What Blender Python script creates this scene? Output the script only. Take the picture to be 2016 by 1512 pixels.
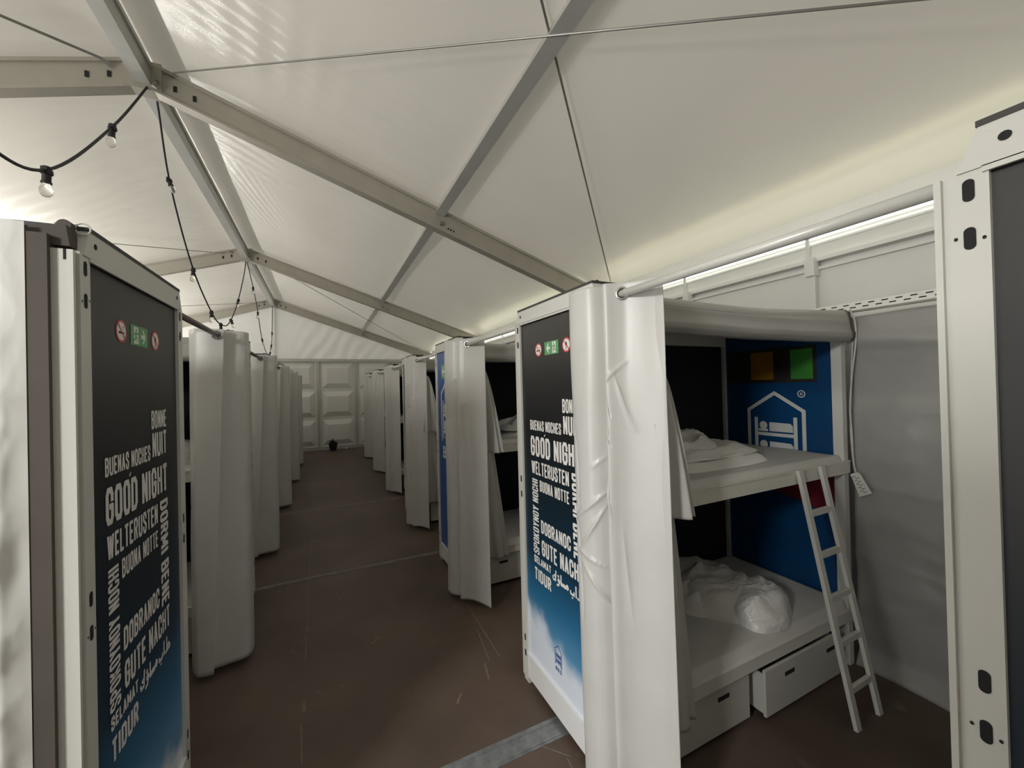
import bpy, math, random
from mathutils import Vector, Matrix, noise
random.seed(7)
for o in list(bpy.data.objects):
    bpy.data.objects.remove(o)
scn = bpy.context.scene
COL = scn.collection

# ------------------------------------------------------------------ camera
YAW, PIT, ROL, FPX, EYE = 0.44615, 0.00701, -0.02497, 779.4, 1.92
def make_camera():
    f = Vector((math.sin(YAW)*math.cos(PIT), math.cos(YAW)*math.cos(PIT), math.sin(PIT)))
    r = Vector((math.cos(YAW), -math.sin(YAW), 0))
    u = r.cross(f)
    r2 = r*math.cos(ROL) + u*math.sin(ROL)
    u2 = -r*math.sin(ROL) + u*math.cos(ROL)
    cd = bpy.data.cameras.new('camera')
    cd.sensor_width = 36.0
    cd.lens = FPX/2016*36.0
    cd.clip_start = 0.02
    cd.clip_end = 200
    co = bpy.data.objects.new('camera', cd)
    COL.objects.link(co)
    m = Matrix((( r2.x, u2.x, -f.x, 0), (r2.y, u2.y, -f.y, 0), (r2.z, u2.z, -f.z, EYE), (0, 0, 0, 1)))
    co.matrix_world = m
    scn.camera = co
make_camera()

# ------------------------------------------------------------------ light, world, exposure
scn.view_settings.view_transform = 'Standard'
scn.view_settings.look = 'None'
scn.view_settings.gamma = 1.0
scn.view_settings.use_curve_mapping = False
scn.view_settings.exposure = 1.10
try:
    scn.cycles.use_denoising = True
    scn.cycles.max_bounces = 10
    scn.cycles.diffuse_bounces = 6
    scn.cycles.sample_clamp_indirect = 6.0
except Exception:
    pass
wd = bpy.data.worlds.new('sky')
scn.world = wd
wd.use_nodes = True
bg = wd.node_tree.nodes['Background']
bg.inputs[0].default_value = (1.0, 0.97, 0.90, 1)
bg.inputs[1].default_value = 0.9

def area(name, loc, target, sx, sy, power, color, spread=180):
    ld = bpy.data.lights.new(name, 'AREA')
    ld.shape = 'RECTANGLE'
    ld.size, ld.size_y = sx, sy
    ld.energy = power
    ld.color = color
    ld.spread = math.radians(spread)
    lo = bpy.data.objects.new(name, ld)
    COL.objects.link(lo)
    lo.location = loc
    d = Vector(target) - Vector(loc)
    lo.rotation_euler = d.to_track_quat('-Z', 'Y').to_euler()
    return lo
# tent geometry shared by lights and shell
RX, RZ = -1.36, 4.62            # underside of the rafters at the ridge
SL = 0.331                      # roof slope
XW_R, XW_L = 3.6, -6.32         # side walls
YB, YF = 14.45, -5.6            # back and front gable
# daylight coming in through the open side door, behind and left of the camera
area('door_daylight', (-6.5, -0.1, 1.1), (1.0, 1.2, 0.8), 3.0, 2.0, 42, (0.97, 0.985, 1.0))
# bright lamp hanging in the cross aisle behind and left of the camera
area('cross_aisle_lamp', (-3.4, -0.8, 3.15), (0.7, 1.7, 0.3), 0.6, 0.6, 26, (1.0, 0.985, 0.94), 110)
# uplight batten at left; at right a lamp added for daylight through the eave
area('left_eave_light', (-4.5, 7.0, 2.55), (-4.2, 7.0, 5.0), 14.0, 0.14, 190, (1.0, 0.98, 0.92), 170)
area('right_eave_light', (3.45, 5.0, 3.03), (3.0, 5.0, 4.2), 18.0, 0.04, 4.0, (1.0, 1.0, 0.60), 150)

# ------------------------------------------------------------------ materials
def new_mat(name):
    m = bpy.data.materials.new(name)
    m.use_nodes = True
    return m, m.node_tree.nodes, m.node_tree.links, m.node_tree.nodes['Principled BSDF']

def pmat(name, col, rough=0.5, metal=0.0, spec=0.5, var=0.05, vscale=4.0, bump=0.0, bscale=30.0, bdist=0.01,
         trans=0.0, detail=4.0):
    m, N, L, P = new_mat(name)
    tc = N.new('ShaderNodeTexCoord')
    nz = N.new('ShaderNodeTexNoise')
    nz.inputs['Scale'].default_value = vscale
    nz.inputs['Detail'].default_value = detail
    L.new(tc.outputs['Object'], nz.inputs['Vector'])
    rp = N.new('ShaderNodeValToRGB')
    rp.color_ramp.elements[0].position = 0.3
    rp.color_ramp.elements[1].position = 0.7
    rp.color_ramp.elements[0].color = (col[0]*(1-var), col[1]*(1-var), col[2]*(1-var), 1)
    rp.color_ramp.elements[1].color = (min(1, col[0]*(1+var)), min(1, col[1]*(1+var)), min(1, col[2]*(1+var)), 1)
    L.new(nz.outputs['Fac'], rp.inputs['Fac'])
    L.new(rp.outputs['Color'], P.inputs['Base Color'])
    P.inputs['Roughness'].default_value = rough
    P.inputs['Metallic'].default_value = metal
    P.inputs['Specular IOR Level'].default_value = spec
    if bump > 0:
        n2 = N.new('ShaderNodeTexNoise')
        n2.inputs['Scale'].default_value = bscale
        n2.inputs['Detail'].default_value = 5
        L.new(tc.outputs['Object'], n2.inputs['Vector'])
        b = N.new('ShaderNodeBump')
        b.inputs['Strength'].default_value = bump
        b.inputs['Distance'].default_value = bdist
        L.new(n2.outputs['Fac'], b.inputs['Height'])
        L.new(b.outputs['Normal'], P.inputs['Normal'])
    if trans > 0:
        t = N.new('ShaderNodeBsdfTranslucent')
        L.new(rp.outputs['Color'], t.inputs['Color'])
        mx = N.new('ShaderNodeMixShader')
        mx.inputs[0].default_value = trans
        L.new(P.outputs[0], mx.inputs[1])
        L.new(t.outputs[0], mx.inputs[2])
        L.new(mx.outputs[0], N['Material Output'].inputs['Surface'])
    return m

M = {}
M['roof'] = pmat('roof_fabric', (0.66, 0.635, 0.58), rough=0.26, spec=0.8, var=0.02, vscale=1.2, bump=0.10, bscale=3.0, bdist=0.03, trans=0.12)
M['gable'] = pmat('gable_fabric', (0.74, 0.73, 0.70), rough=0.45, var=0.02, trans=0.10)
M['beam'] = pmat('beam_aluminium', (0.40, 0.375, 0.32), rough=0.45, metal=0.25, var=0.05, vscale=6)
M['ridge'] = pmat('purlin_aluminium', (0.56, 0.56, 0.54), rough=0.38, metal=0.45, var=0.05)
M['hardwall'] = pmat('hard_wall_panel', (0.76, 0.755, 0.73), rough=0.4, var=0.02)
M['eave'] = pmat('eave_beam_white', (0.82, 0.83, 0.78), rough=0.35, var=0.02)
M['curtain'] = pmat('curtain_vinyl', (0.58, 0.575, 0.555), rough=0.36, spec=0.55, var=0.03, vscale=5, bump=0.03, bscale=9, bdist=0.02)
M['satin'] = pmat('curtain_lining', (0.60, 0.60, 0.58), rough=0.25, spec=0.7, var=0.03, bump=0.08, bscale=8, bdist=0.02)
M['tarp'] = pmat('silver_tarp', (0.84, 0.84, 0.82), rough=0.30, spec=0.6, var=0.02, bump=0.08, bscale=14, bdist=0.01)
M['inner_tarp'] = pmat('grey_tarp', (0.33, 0.33, 0.31), rough=0.38, spec=0.5, var=0.04, bump=0.1, bscale=10, bdist=0.01)
M['steel'] = pmat('powder_coated_steel', (0.66, 0.66, 0.62), rough=0.42, var=0.015, bump=0.03, bscale=260, bdist=0.001)
M['steel_lit'] = pmat('kick_plate_lit_steel', (0.80, 0.80, 0.80), rough=0.35, var=0.02)  # lighter copy of the steel, light put into the kick plate colour
M['dark'] = pmat('dark_hole', (0.012, 0.012, 0.014), rough=0.8, var=0.1)
M['lid'] = pmat('dark_lid', (0.05, 0.048, 0.045), rough=0.6, var=0.1)
M['strip'] = pmat('brown_edge_strip', (0.085, 0.072, 0.06), rough=0.75, var=0.08)
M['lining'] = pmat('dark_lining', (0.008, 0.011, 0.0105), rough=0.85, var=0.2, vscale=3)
M['deck'] = pmat('bed_rail', (0.72, 0.71, 0.66), rough=0.5, var=0.03)
M['mattress'] = pmat('mattress_fabric', (0.62, 0.61, 0.59), rough=0.8, var=0.03, bump=0.15, bscale=60, bdist=0.004)
M['duvet'] = pmat('duvet_cotton', (0.80, 0.79, 0.77), rough=0.85, var=0.02, bump=0.25, bscale=26, bdist=0.01)
M['plastic'] = pmat('crinkled_plastic', (0.82, 0.82, 0.80), rough=0.25, spec=0.8, var=0.04, bump=0.6, bscale=38, bdist=0.012)
M['drawer'] = pmat('drawer_board', (0.58, 0.58, 0.54), rough=0.5, var=0.03)
M['ladder'] = pmat('ladder_paint', (0.66, 0.66, 0.62), rough=0.45, var=0.03)
M['rod'] = pmat('rod_tube', (0.66, 0.655, 0.62), rough=0.35, metal=0.1, var=0.02)
M['rod_dark'] = pmat('rod_tube_plum', (0.20, 0.17, 0.17), rough=0.4, metal=0.3, var=0.05)
M['chrome'] = pmat('eyelet_metal', (0.75, 0.74, 0.70), rough=0.18, metal=0.95, var=0.02)
M['white_print'] = pmat('white_print', (0.82, 0.81, 0.78), rough=0.4, var=0.01)
M['grey_print'] = pmat('pale_print', (0.70, 0.72, 0.70), rough=0.4, var=0.01)
M['red_print'] = pmat('red_print', (0.60, 0.06, 0.06), rough=0.4, var=0.02)
M['green_print'] = pmat('green_print', (0.10, 0.36, 0.13), rough=0.4, var=0.02)
M['navy_print'] = pmat('navy_print', (0.03, 0.10, 0.30), rough=0.4, var=0.02)
M['black_print'] = pmat('black_print', (0.012, 0.012, 0.012), rough=0.5, var=0.02)
M['blue_panel'] = pmat('blue_panel_print', (0.018, 0.085, 0.32), rough=0.35, var=0.10, vscale=2.5)
M['end_blue'] = pmat('end_panel_blue', (0.002, 0.055, 0.17), rough=0.4, var=0.15, vscale=2.0)
M['patch_yellow'] = pmat('patch_yellow', (0.30, 0.14, 0.006), rough=0.5, var=0.05)
M['patch_green'] = pmat('patch_green', (0.045, 0.25, 0.035), rough=0.5, var=0.05)
M['patch_brown'] = pmat('patch_brown', (0.018, 0.016, 0.012), rough=0.6, var=0.1)
M['patch_red'] = pmat('patch_red', (0.14, 0.006, 0.015), rough=0.5, var=0.15)
M['wire'] = pmat('steel_wire', (0.26, 0.245, 0.225), rough=0.4, metal=0.6, var=0.1)
M['cord_black'] = pmat('black_cable', (0.012, 0.012, 0.014), rough=0.55, var=0.1)
M['cord_white'] = pmat('white_cord', (0.55, 0.54, 0.50), rough=0.7, var=0.05)
M['tag'] = pmat('paper_tag', (0.68, 0.67, 0.62), rough=0.6, var=0.03)
M['metal_strip'] = pmat('floor_strip_metal', (0.30, 0.31, 0.32), rough=0.42, metal=0.5, var=0.25, vscale=18)
M['tape'] = pmat('worn_joint', (0.21, 0.20, 0.175), rough=0.7, var=0.25, vscale=10)
M['scuff'] = pmat('scuff_mark', (0.20, 0.16, 0.13), rough=0.8, var=0.2, vscale=20)
M['pot'] = pmat('plum_pot', (0.014, 0.010, 0.022), rough=0.6, var=0.2)
M['leaf'] = pmat('dark_leaf', (0.014, 0.014, 0.014), rough=0.6, var=0.2)

def floor_mat():
    m, N, L, P = new_mat('phenolic_ply_floor')
    tc = N.new('ShaderNodeTexCoord')
    n1 = N.new('ShaderNodeTexNoise'); n1.inputs['Scale'].default_value = 1.7; n1.inputs['Detail'].default_value = 6
    n2 = N.new('ShaderNodeTexNoise'); n2.inputs['Scale'].default_value = 55; n2.inputs['Detail'].default_value = 3
    n3 = N.new('ShaderNodeTexNoise'); n3.inputs['Scale'].default_value = 5.5; n3.inputs['Detail'].default_value = 8
    for n in (n1, n2, n3):
        L.new(tc.outputs['Object'], n.inputs['Vector'])
    r1 = N.new('ShaderNodeValToRGB')
    r1.color_ramp.elements[0].color = (0.088, 0.062, 0.048, 1); r1.color_ramp.elements[0].position = 0.3
    r1.color_ramp.elements[1].color = (0.145, 0.104, 0.082, 1); r1.color_ramp.elements[1].position = 0.72
    L.new(n1.outputs['Fac'], r1.inputs['Fac'])
    r3 = N.new('ShaderNodeValToRGB')
    r3.color_ramp.elements[0].color = (0, 0, 0, 1); r3.color_ramp.elements[0].position = 0.66
    r3.color_ramp.elements[1].color = (1, 1, 1, 1); r3.color_ramp.elements[1].position = 0.80
    L.new(n3.outputs['Fac'], r3.inputs['Fac'])
    mx = N.new('ShaderNodeMixRGB')
    mx.inputs[2].default_value = (0.20, 0.155, 0.125, 1)
    L.new(r3.outputs['Color'], mx.inputs[0])
    L.new(r1.outputs['Color'], mx.inputs[1])
    L.new(mx.outputs[0], P.inputs['Base Color'])
    r2 = N.new('ShaderNodeMapRange')
    r2.inputs['To Min'].default_value = 0.42; r2.inputs['To Max'].default_value = 0.62
    L.new(n1.outputs['Fac'], r2.inputs['Value'])
    L.new(r2.outputs[0], P.inputs['Roughness'])
    P.inputs['Specular IOR Level'].default_value = 0.35
    b = N.new('ShaderNodeBump'); b.inputs['Strength'].default_value = 0.12; b.inputs['Distance'].default_value = 0.004
    L.new(n2.outputs['Fac'], b.inputs['Height'])
    L.new(b.outputs['Normal'], P.inputs['Normal'])
    return m
M['floor'] = floor_mat()

def night_mat(name, flip):
    # printed picture: charcoal sky fading through navy to daylight blue, white clouds along the bottom
    m, N, L, P = new_mat(name)
    tc = N.new('ShaderNodeTexCoord')
    sp = N.new('ShaderNodeSeparateXYZ')
    L.new(tc.outputs['Object'], sp.inputs[0])
    nz = N.new('ShaderNodeTexNoise'); nz.inputs['Scale'].default_value = 4.2; nz.inputs['Detail'].default_value = 7
    L.new(tc.outputs['Object'], nz.inputs['Vector'])
    a = N.new('ShaderNodeMath'); a.operation = 'MULTIPLY_ADD'
    a.inputs[1].default_value = 0.30; L.new(nz.outputs['Fac'], a.inputs[0]); L.new(sp.outputs['Z'], a.inputs[2])
    b = N.new('ShaderNodeMath'); b.operation = 'MULTIPLY_ADD'
    b.inputs[1].default_value = 0.28*flip; L.new(sp.outputs['Y'], b.inputs[0]); L.new(a.outputs[0], b.inputs[2])
    off = N.new('ShaderNodeMath'); off.operation = 'ADD'
    off.inputs[1].default_value = -0.15 - (0.13 if flip > 0 else -0.13)
    L.new(b.outputs[0], off.inputs[0])
    mr = N.new('ShaderNodeMapRange')
    mr.inputs['From Min'].default_value = 0.2; mr.inputs['From Max'].default_value = 2.35
    L.new(sp.outputs['Z'], mr.inputs['Value'])
    rp = N.new('ShaderNodeValToRGB')
    e = rp.color_ramp.elements
    e[0].position = 0.0; e[0].color = (0.16, 0.34, 0.55, 1)
    e[1].position = 1.0; e[1].color = (0.025, 0.0225, 0.0225, 1)
    for p, c in ((0.10, (0.10, 0.30, 0.52, 1)), (0.20, (0.020, 0.15, 0.31, 1)), (0.32, (0.005, 0.034, 0.068, 1)), (0.48, (0.005, 0.017, 0.029, 1)), (0.68, (0.010, 0.011, 0.0125, 1))):
        x = e.new(p); x.color = c
    L.new(mr.outputs[0], rp.inputs['Fac'])
    cl = N.new('ShaderNodeMapRange'); cl.interpolation_type = 'SMOOTHSTEP'
    cl.inputs['From Min'].default_value = 0.50; cl.inputs['From Max'].default_value = 0.36
    L.new(off.outputs[0], cl.inputs['Value'])
    mx = N.new('ShaderNodeMixRGB'); mx.inputs[2].default_value = (0.74, 0.80, 0.90, 1)
    L.new(cl.outputs[0], mx.inputs[0]); L.new(rp.outputs['Color'], mx.inputs[1])
    L.new(mx.outputs[0], P.inputs['Base Color'])
    P.inputs['Roughness'].default_value = 0.38
    return m
M['night_R'] = night_mat('night_sky_print_a', -1)
M['night_L'] = night_mat('night_sky_print_b', 1)

def glass_mat():
    m, N, L, P = new_mat('bulb_glass')
    P.inputs['Base Color'].default_value = (0.95, 0.94, 0.9, 1)
    P.inputs['Roughness'].default_value = 0.06
    P.inputs['Transmission Weight'].default_value = 0.85
    P.inputs['IOR'].default_value = 1.2
    return m
M['glass'] = glass_mat()
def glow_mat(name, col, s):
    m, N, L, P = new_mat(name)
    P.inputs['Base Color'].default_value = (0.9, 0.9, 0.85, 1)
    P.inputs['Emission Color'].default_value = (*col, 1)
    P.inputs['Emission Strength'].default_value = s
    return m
M['eave_glow'] = glow_mat('eave_daylight_glow', (1.0, 1.0, 0.92), 1.5)  # emission put in for daylight showing along the eave

# ------------------------------------------------------------------ mesh helpers
class MB:
    def __init__(s):
        s.v, s.f, s.m = [], [], []
    def face(s, pts, mi=0):
        i = len(s.v); s.v += [tuple(p) for p in pts]
        s.f.append(tuple(range(i, i+len(pts)))); s.m.append(mi)
    def box(s, x0, x1, y0, y1, z0, z1, mi=0):
        if x0 > x1: x0, x1 = x1, x0
        if y0 > y1: y0, y1 = y1, y0
        if z0 > z1: z0, z1 = z1, z0
        s.hexa([(x0,y0,z0),(x1,y0,z0),(x1,y1,z0),(x0,y1,z0),(x0,y0,z1),(x1,y0,z1),(x1,y1,z1),(x0,y1,z1)], mi)
    def hexa(s, p, mi=0):
        i = len(s.v); s.v += [tuple(q) for q in p]
        for q in ((0,3,2,1),(4,5,6,7),(0,1,5,4),(1,2,6,5),(2,3,7,6),(3,0,4,7)):
            s.f.append(tuple(i+k for k in q)); s.m.append(mi)
    def beam(s, a, b, w, h, up=(0,0,1), mi=0):
        a, b = Vector(a), Vector(b)
        d = (b-a).normalized(); sd = d.cross(Vector(up)).normalized(); u = sd.cross(d)
        p = []
        for c in (a, b):
            p += [c - sd*w/2 - u*h/2, c + sd*w/2 - u*h/2, c + sd*w/2 + u*h/2, c - sd*w/2 + u*h/2]
        i = len(s.v); s.v += [tuple(q) for q in p]
        for q in ((0,1,2,3),(7,6,5,4),(0,4,5,1),(1,5,6,2),(2,6,7,3),(3,7,4,0)):
            s.f.append(tuple(i+k for k in q)); s.m.append(mi)
    def tube(s, pts, r, n=10, mi=0, cap=True):
        pts = [Vector(p) for p in pts]
        rr = r if isinstance(r, (list, tuple)) else [r]*len(pts)
        base = len(s.v)
        prev = None
        for k, p in enumerate(pts):
            d = (pts[min(k+1, len(pts)-1)] - pts[max(k-1, 0)])
            d = d.normalized() if d.length > 1e-9 else Vector((0, 0, 1))
            if prev is None:
                up = Vector((0, 0, 1)) if abs(d.z) < 0.9 else Vector((1, 0, 0))
                sd = d.cross(up).normalized()
            else:
                sd = (prev - d*prev.dot(d))
                sd = sd.normalized() if sd.length > 1e-6 else d.orthogonal().normalized()
            prev = sd
            u = sd.cross(d)
            for j in range(n):
                t = 2*math.pi*j/n
                s.v.append(tuple(p + (sd*math.cos(t) + u*math.sin(t))*rr[k]))
        for k in range(len(pts)-1):
            for j in range(n):
                a = base+k*n+j; b = base+k*n+(j+1) % n
                s.f.append((a, b, b+n, a+n)); s.m.append(mi)
        if cap:
            s.f.append(tuple(base+j for j in range(n))[::-1]); s.m.append(mi)
            e = base+(len(pts)-1)*n
            s.f.append(tuple(e+j for j in range(n))); s.m.append(mi)
    def lathe(s, c, prof, n=16, mi=0):
        base = len(s.v)
        for r, z in prof:
            for j in range(n):
                t = 2*math.pi*j/n
                s.v.append((c[0]+r*math.cos(t), c[1]+r*math.sin(t), c[2]+z))
        for k in range(len(prof)-1):
            for j in range(n):
                a = base+k*n+j; b = base+k*n+(j+1) % n
                s.f.append((a, b, b+n, a+n)); s.m.append(mi)
    def torus(s, c, axis, R, r, n=24, k=8, mi=0):
        ax = Vector(axis).normalized(); a = ax.orthogonal().normalized(); b = ax.cross(a)
        base = len(s.v)
        for i in range(n):
            t = 2*math.pi*i/n; d = a*math.cos(t)+b*math.sin(t)
            for j in range(k):
                q = 2*math.pi*j/k
                s.v.append(tuple(Vector(c)+d*(R+r*math.cos(q))+ax*r*math.sin(q)))
        for i in range(n):
            for j in range(k):
                s.f.append((base+i*k+j, base+((i+1) % n)*k+j, base+((i+1) % n)*k+(j+1) % k, base+i*k+(j+1) % k)); s.m.append(mi)
    def grid(s, fn, nu, nv, mi=0):
        base = len(s.v)
        for i in range(nu+1):
            for j in range(nv+1):
                s.v.append(tuple(fn(i/nu, j/nv)))
        for i in range(nu):
            for j in range(nv):
                a = base+i*(nv+1)+j
                s.f.append((a, a+nv+1, a+nv+2, a+1)); s.m.append(mi)
    def prism(s, poly, ext, mi=0):
        # poly: list of 3-D points (planar); ext: offset vector
        n = len(poly); i = len(s.v); e = Vector(ext)
        s.v += [tuple(p) for p in poly] + [tuple(Vector(p)+e) for p in poly]
        s.f.append(tuple(range(i, i+n))[::-1]); s.m.append(mi)
        s.f.append(tuple(range(i+n, i+2*n))); s.m.append(mi)
        for k in range(n):
            a, b = i+k, i+(k+1) % n
            s.f.append((a, b, b+n, a+n)); s.m.append(mi)
    def build(s, name, mats, parent=None, smooth=False, fix=True, thick=0.0, bevel=0.0, sub=0):
        me = bpy.data.meshes.new(name)
        me.from_pydata(s.v, [], s.f)
        if not isinstance(mats, (list, tuple)):
            mats = [mats]
        for m in mats:
            me.materials.append(M[m])
        for p, mi in zip(me.polygons, s.m):
            p.material_index = mi
            p.use_smooth = smooth
        me.update()
        if fix:
            import bmesh
            bm = bmesh.new(); bm.from_mesh(me)
            bmesh.ops.recalc_face_normals(bm, faces=bm.faces)
            bm.to_mesh(me); bm.free()
        o = bpy.data.objects.new(name, me)
        COL.objects.link(o)
        if parent is not None:
            o.parent = parent
        if thick:
            md = o.modifiers.new('thickness', 'SOLIDIFY'); md.thickness = thick; md.offset = 0
        if bevel:
            md = o.modifiers.new('edge', 'BEVEL'); md.width = bevel; md.segments = 2; md.limit_method = 'ANGLE'
        if sub:
            md = o.modifiers.new('smooth', 'SUBSURF'); md.levels = sub; md.render_levels = sub
        return o

def tag(o, label, cat, group=None):
    o['label'] = label; o['category'] = cat
    if group: o['group'] = group
    return o
def thing(name, label, cat, loc=(0, 0, 0), rz=0.0, group=None):
    o = bpy.data.objects.new(name, None)
    o.empty_display_size = 0.1
    COL.objects.link(o)
    o.location = loc; o.rotation_euler = (0, 0, rz)
    return tag(o, label, cat, group)
def struct(o):
    o['kind'] = 'structure'
    return o
def copy_tree(o, parent=None):
    c = o.copy(); COL.objects.link(c)
    if parent is not None:
        c.parent = parent
    for ch in list(o.children):
        copy_tree(ch, c)
    return c
def catmull(P, n):
    P = [Vector(p) for p in P]
    out = []
    L = len(P)
    for i in range(n+1):
        t = i/n*(L-1); k = min(int(t), L-2); f = t-k
        p0, p1, p2, p3 = P[max(k-1, 0)], P[k], P[k+1], P[min(k+2, L-1)]
        out.append(0.5*((2*p1)+(p2-p0)*f+(2*p0-5*p1+4*p2-p3)*f*f+(3*p1-p0-3*p2+p3)*f*f*f))
    return out
def nz(x, y, z):
    return noise.noise(Vector((x, y, z)))

# ------------------------------------------------------------------ tent shell
def roof_z(x):
    return RZ - SL*abs(x-RX)
trim_n = [0]
def trim(mb, mats, **k):
    trim_n[0] += 1
    return struct(mb.build('trim_%d' % trim_n[0], mats, **k))

b = MB(); b.box(XW_L-0.4, XW_R+0.4, YF, YB+0.3, -0.12, 0.0)
struct(b.build('floor', 'floor'))

RAFT = 0.24
roof_top = RAFT + 0.06
b = MB()
def roof_fn(side):
    def fn(u, v):
        x = RX + side*(u*(XW_R+0.12-RX))
        y = YF + v*(YB+0.3-YF)
        t = v*(YB+0.1-YF)
        # slack between rafters, wrinkles fanning from the ridge
        yb = ((y+0.5) % 5.0)/5.0
        sag = 0.05*math.sin(math.pi*yb)*math.sin(math.pi*min(1, u*1.15))
        wr = 0.010*nz(x*2.2+side*7, y*0.5, 3.1)*max(0, 1-u*1.4) + 0.012*nz(x*0.7, y*0.9, 9.0)
        pt = max(0, nz(x*0.8+4, y*0.42, 5.0)+0.12)*max(0, 0.72-u)*max(0, min(1, u*12))
        crease = 0.011*pt*(math.sin(y*19 + x*2.0 + 2.5*nz(x*0.6, y*0.7, 1)) + 0.6*math.sin(y*43 - x*3 + 3*nz(x, y*1.5, 2)))
        if side > 0:
            gA = math.exp(-((x+0.35)/0.55)**2-((y-3.45)/0.55)**2); gB = math.exp(-((x+0.85)/0.30)**2-((y-6.9)/0.9)**2); gC = math.exp(-((x+0.8)/0.35)**2-((y-5.3)/0.7)**2)
            crease += 0.0045*gA*math.sin((y-0.22*x)*42+2*nz(x*1.5, y*2, 3)) + 0.0030*gA*math.sin((x+0.1*y)*30)
            crease += 0.0035*gB*math.sin((x-0.28*y)*62+2*nz(x*2, y, 4)) + 0.004*gC*math.sin((y-0.3*x)*30+3*nz(x, y, 6))
        else:
            gD = math.exp(-((x+2.9)/0.8)**2-((y-6.8)/1.2)**2)
            crease += 0.0035*gD*math.sin((y+0.5*x)*26+3*nz(x, y, 6))
        return (x, y, roof_z(x)+roof_top - sag + wr + crease)
    return fn
b.grid(roof_fn(1), 260, 760); b.grid(roof_fn(-1), 80, 600)
struct(b.build('ceiling', 'roof', smooth=True, fix=False))

RAFTERS = (-0.5, 4.5, 9.5, 14.38)
for y in RAFTERS:
    b = MB()
    for sd in (1, -1):
        xe = XW_R if sd > 0 else XW_L
        a = (RX, y, RZ+0.12); e = (xe, y, roof_z(xe)+0.12)
        b.beam(a, e, 0.09, 0.235)
        b.beam((RX, y, RZ+0.008), (xe, y, roof_z(xe)+0.008), 0.115, 0.022)
        b.beam((RX, y, RZ+0.225), (xe, y, roof_z(xe)+0.225), 0.13, 0.03)
    # bolt holes by the ridge plate
    for sd in (1, -1):
        for k, dx in enumerate((0.22, 0.36)):
            x = RX+sd*dx
            z = roof_z(x)+0.11
            b.box(x-0.013, x+0.013, y-0.051, y-0.045, z-0.026, z+0.026, 1)
    # purlin connection bolts
    x = 1.28; z = roof_z(x)+0.08
    b.box(x-0.02, x+0.02, y-0.075, y-0.045, z-0.02, z+0.02, 2)
    for q in (0.07, 0.10, 0.135):
        b.box(x+q, x+q+0.014, y-0.051, y-0.045, z-0.03-q*0.35, z-0.012-q*0.35, 1)
    trim(b, ['beam', 'dark', 'wire'])
# ridge beam and purlins
b = MB()
b.box(RX-0.055, RX+0.055, YF, YB, RZ+0.02, RZ+0.19)
b.box(RX-0.07, RX+0.07, YF, YB, RZ+0.16, RZ+0.20)
trim(b, 'ridge')
b = MB()
for y in RAFTERS:
    b.box(RX-0.13, RX+0.13, y-0.062, y+0.062, RZ-0.03, RZ+0.22)
    b.tube([(RX+0.1, y-0.07, RZ+0.05), (RX+0.1, y-0.10, RZ+0.02), (RX+0.09, y-0.1, RZ-0.02)], 0.018, 8, 1)
    b.tube([(RX-0.2, y-0.06, RZ+0.10), (RX-0.25, y-0.1, RZ+0.12)], 0.014, 8, 1)
trim(b, ['beam', 'wire'])
for x in (1.28, -4.0):
    b = MB()
    for k in range(len(RAFTERS)-1):
        y0, y1 = RAFTERS[k]+0.05, RAFTERS[k+1]-0.05
        z = roof_z(x)+0.235
        b.beam((x, y0, z), (x, y1, z), 0.10, 0.12, up=(SL*(1 if x > RX else -1), 0, 1))
    b.beam((x, YF, z), (x, RAFTERS[0]-0.05, z), 0.10, 0.12)
    trim(b, 'ridge')

# hard side and back walls, panels with raised fields
def hard_panel(mb, a, dirv, nrm, w, z0, z1, relief=True):
    a = Vector(a); d = Vector(dirv); n = Vector(nrm)
    def P(s, z, o): return a + d*s + Vector((0, 0, z)) + n*o
    mb.face([P(0, z0, 0), P(w, z0, 0), P(w, z1, 0), P(0, z1, 0)])
    if not relief: return
    H = (z1-z0); e = 0.0; bw = 0.16
    for k in range(3):
        zb = z0+H*(k/3.0)+0.05; zt = z0+H*((k+1)/3.0)-0.05
        lo = [(0.07, zb), (w-0.07, zb), (w-0.07, zt), (0.07, zt)]
        hi = [(0.07+bw, zb+bw), (w-0.07-bw, zb+bw), (w-0.07-bw, zt-bw), (0.07+bw, zt-bw)]
        o = 0.07
        for q in range(4):
            r = (q+1) % 4
            mb.face([P(*lo[q], 0.001), P(*lo[r], 0.001), P(*hi[r], o), P(*hi[q], o)])
        mb.face([P(*h, o) for h in hi])
b = MB(); posts = MB()
x = -6.28
px = [1.03+1.16*k for k in range(-7, 3)]
for k in range(len(px)-1):
    hard_panel(b, (px[k]+0.03, YB, 0), (1, 0, 0), (0, -1, 0), px[k+1]-px[k]-0.06, 0.10, 2.90)
b.face([(XW_L, YB+0.02, 0), (XW_R, YB+0.02, 0), (XW_R, YB+0.02, 2.95), (XW_L, YB+0.02, 2.95)])
struct(b.build('wall_back', 'hardwall', fix=False))
for xx in px:
    posts.box(xx-0.035, xx+0.035, YB-0.06, YB+0.01, 0.0, 2.95)
    posts.box(xx-0.045, xx-0.03, YB-0.075, YB-0.05, 0.0, 2.95)
posts.box(XW_L, XW_R, YB-0.05, YB+0.01, 0.0, 0.11)
posts.box(XW_L, XW_R, YB-0.09, YB+0.02, 2.90, 2.99)
trim(posts, 'ridge')
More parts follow.
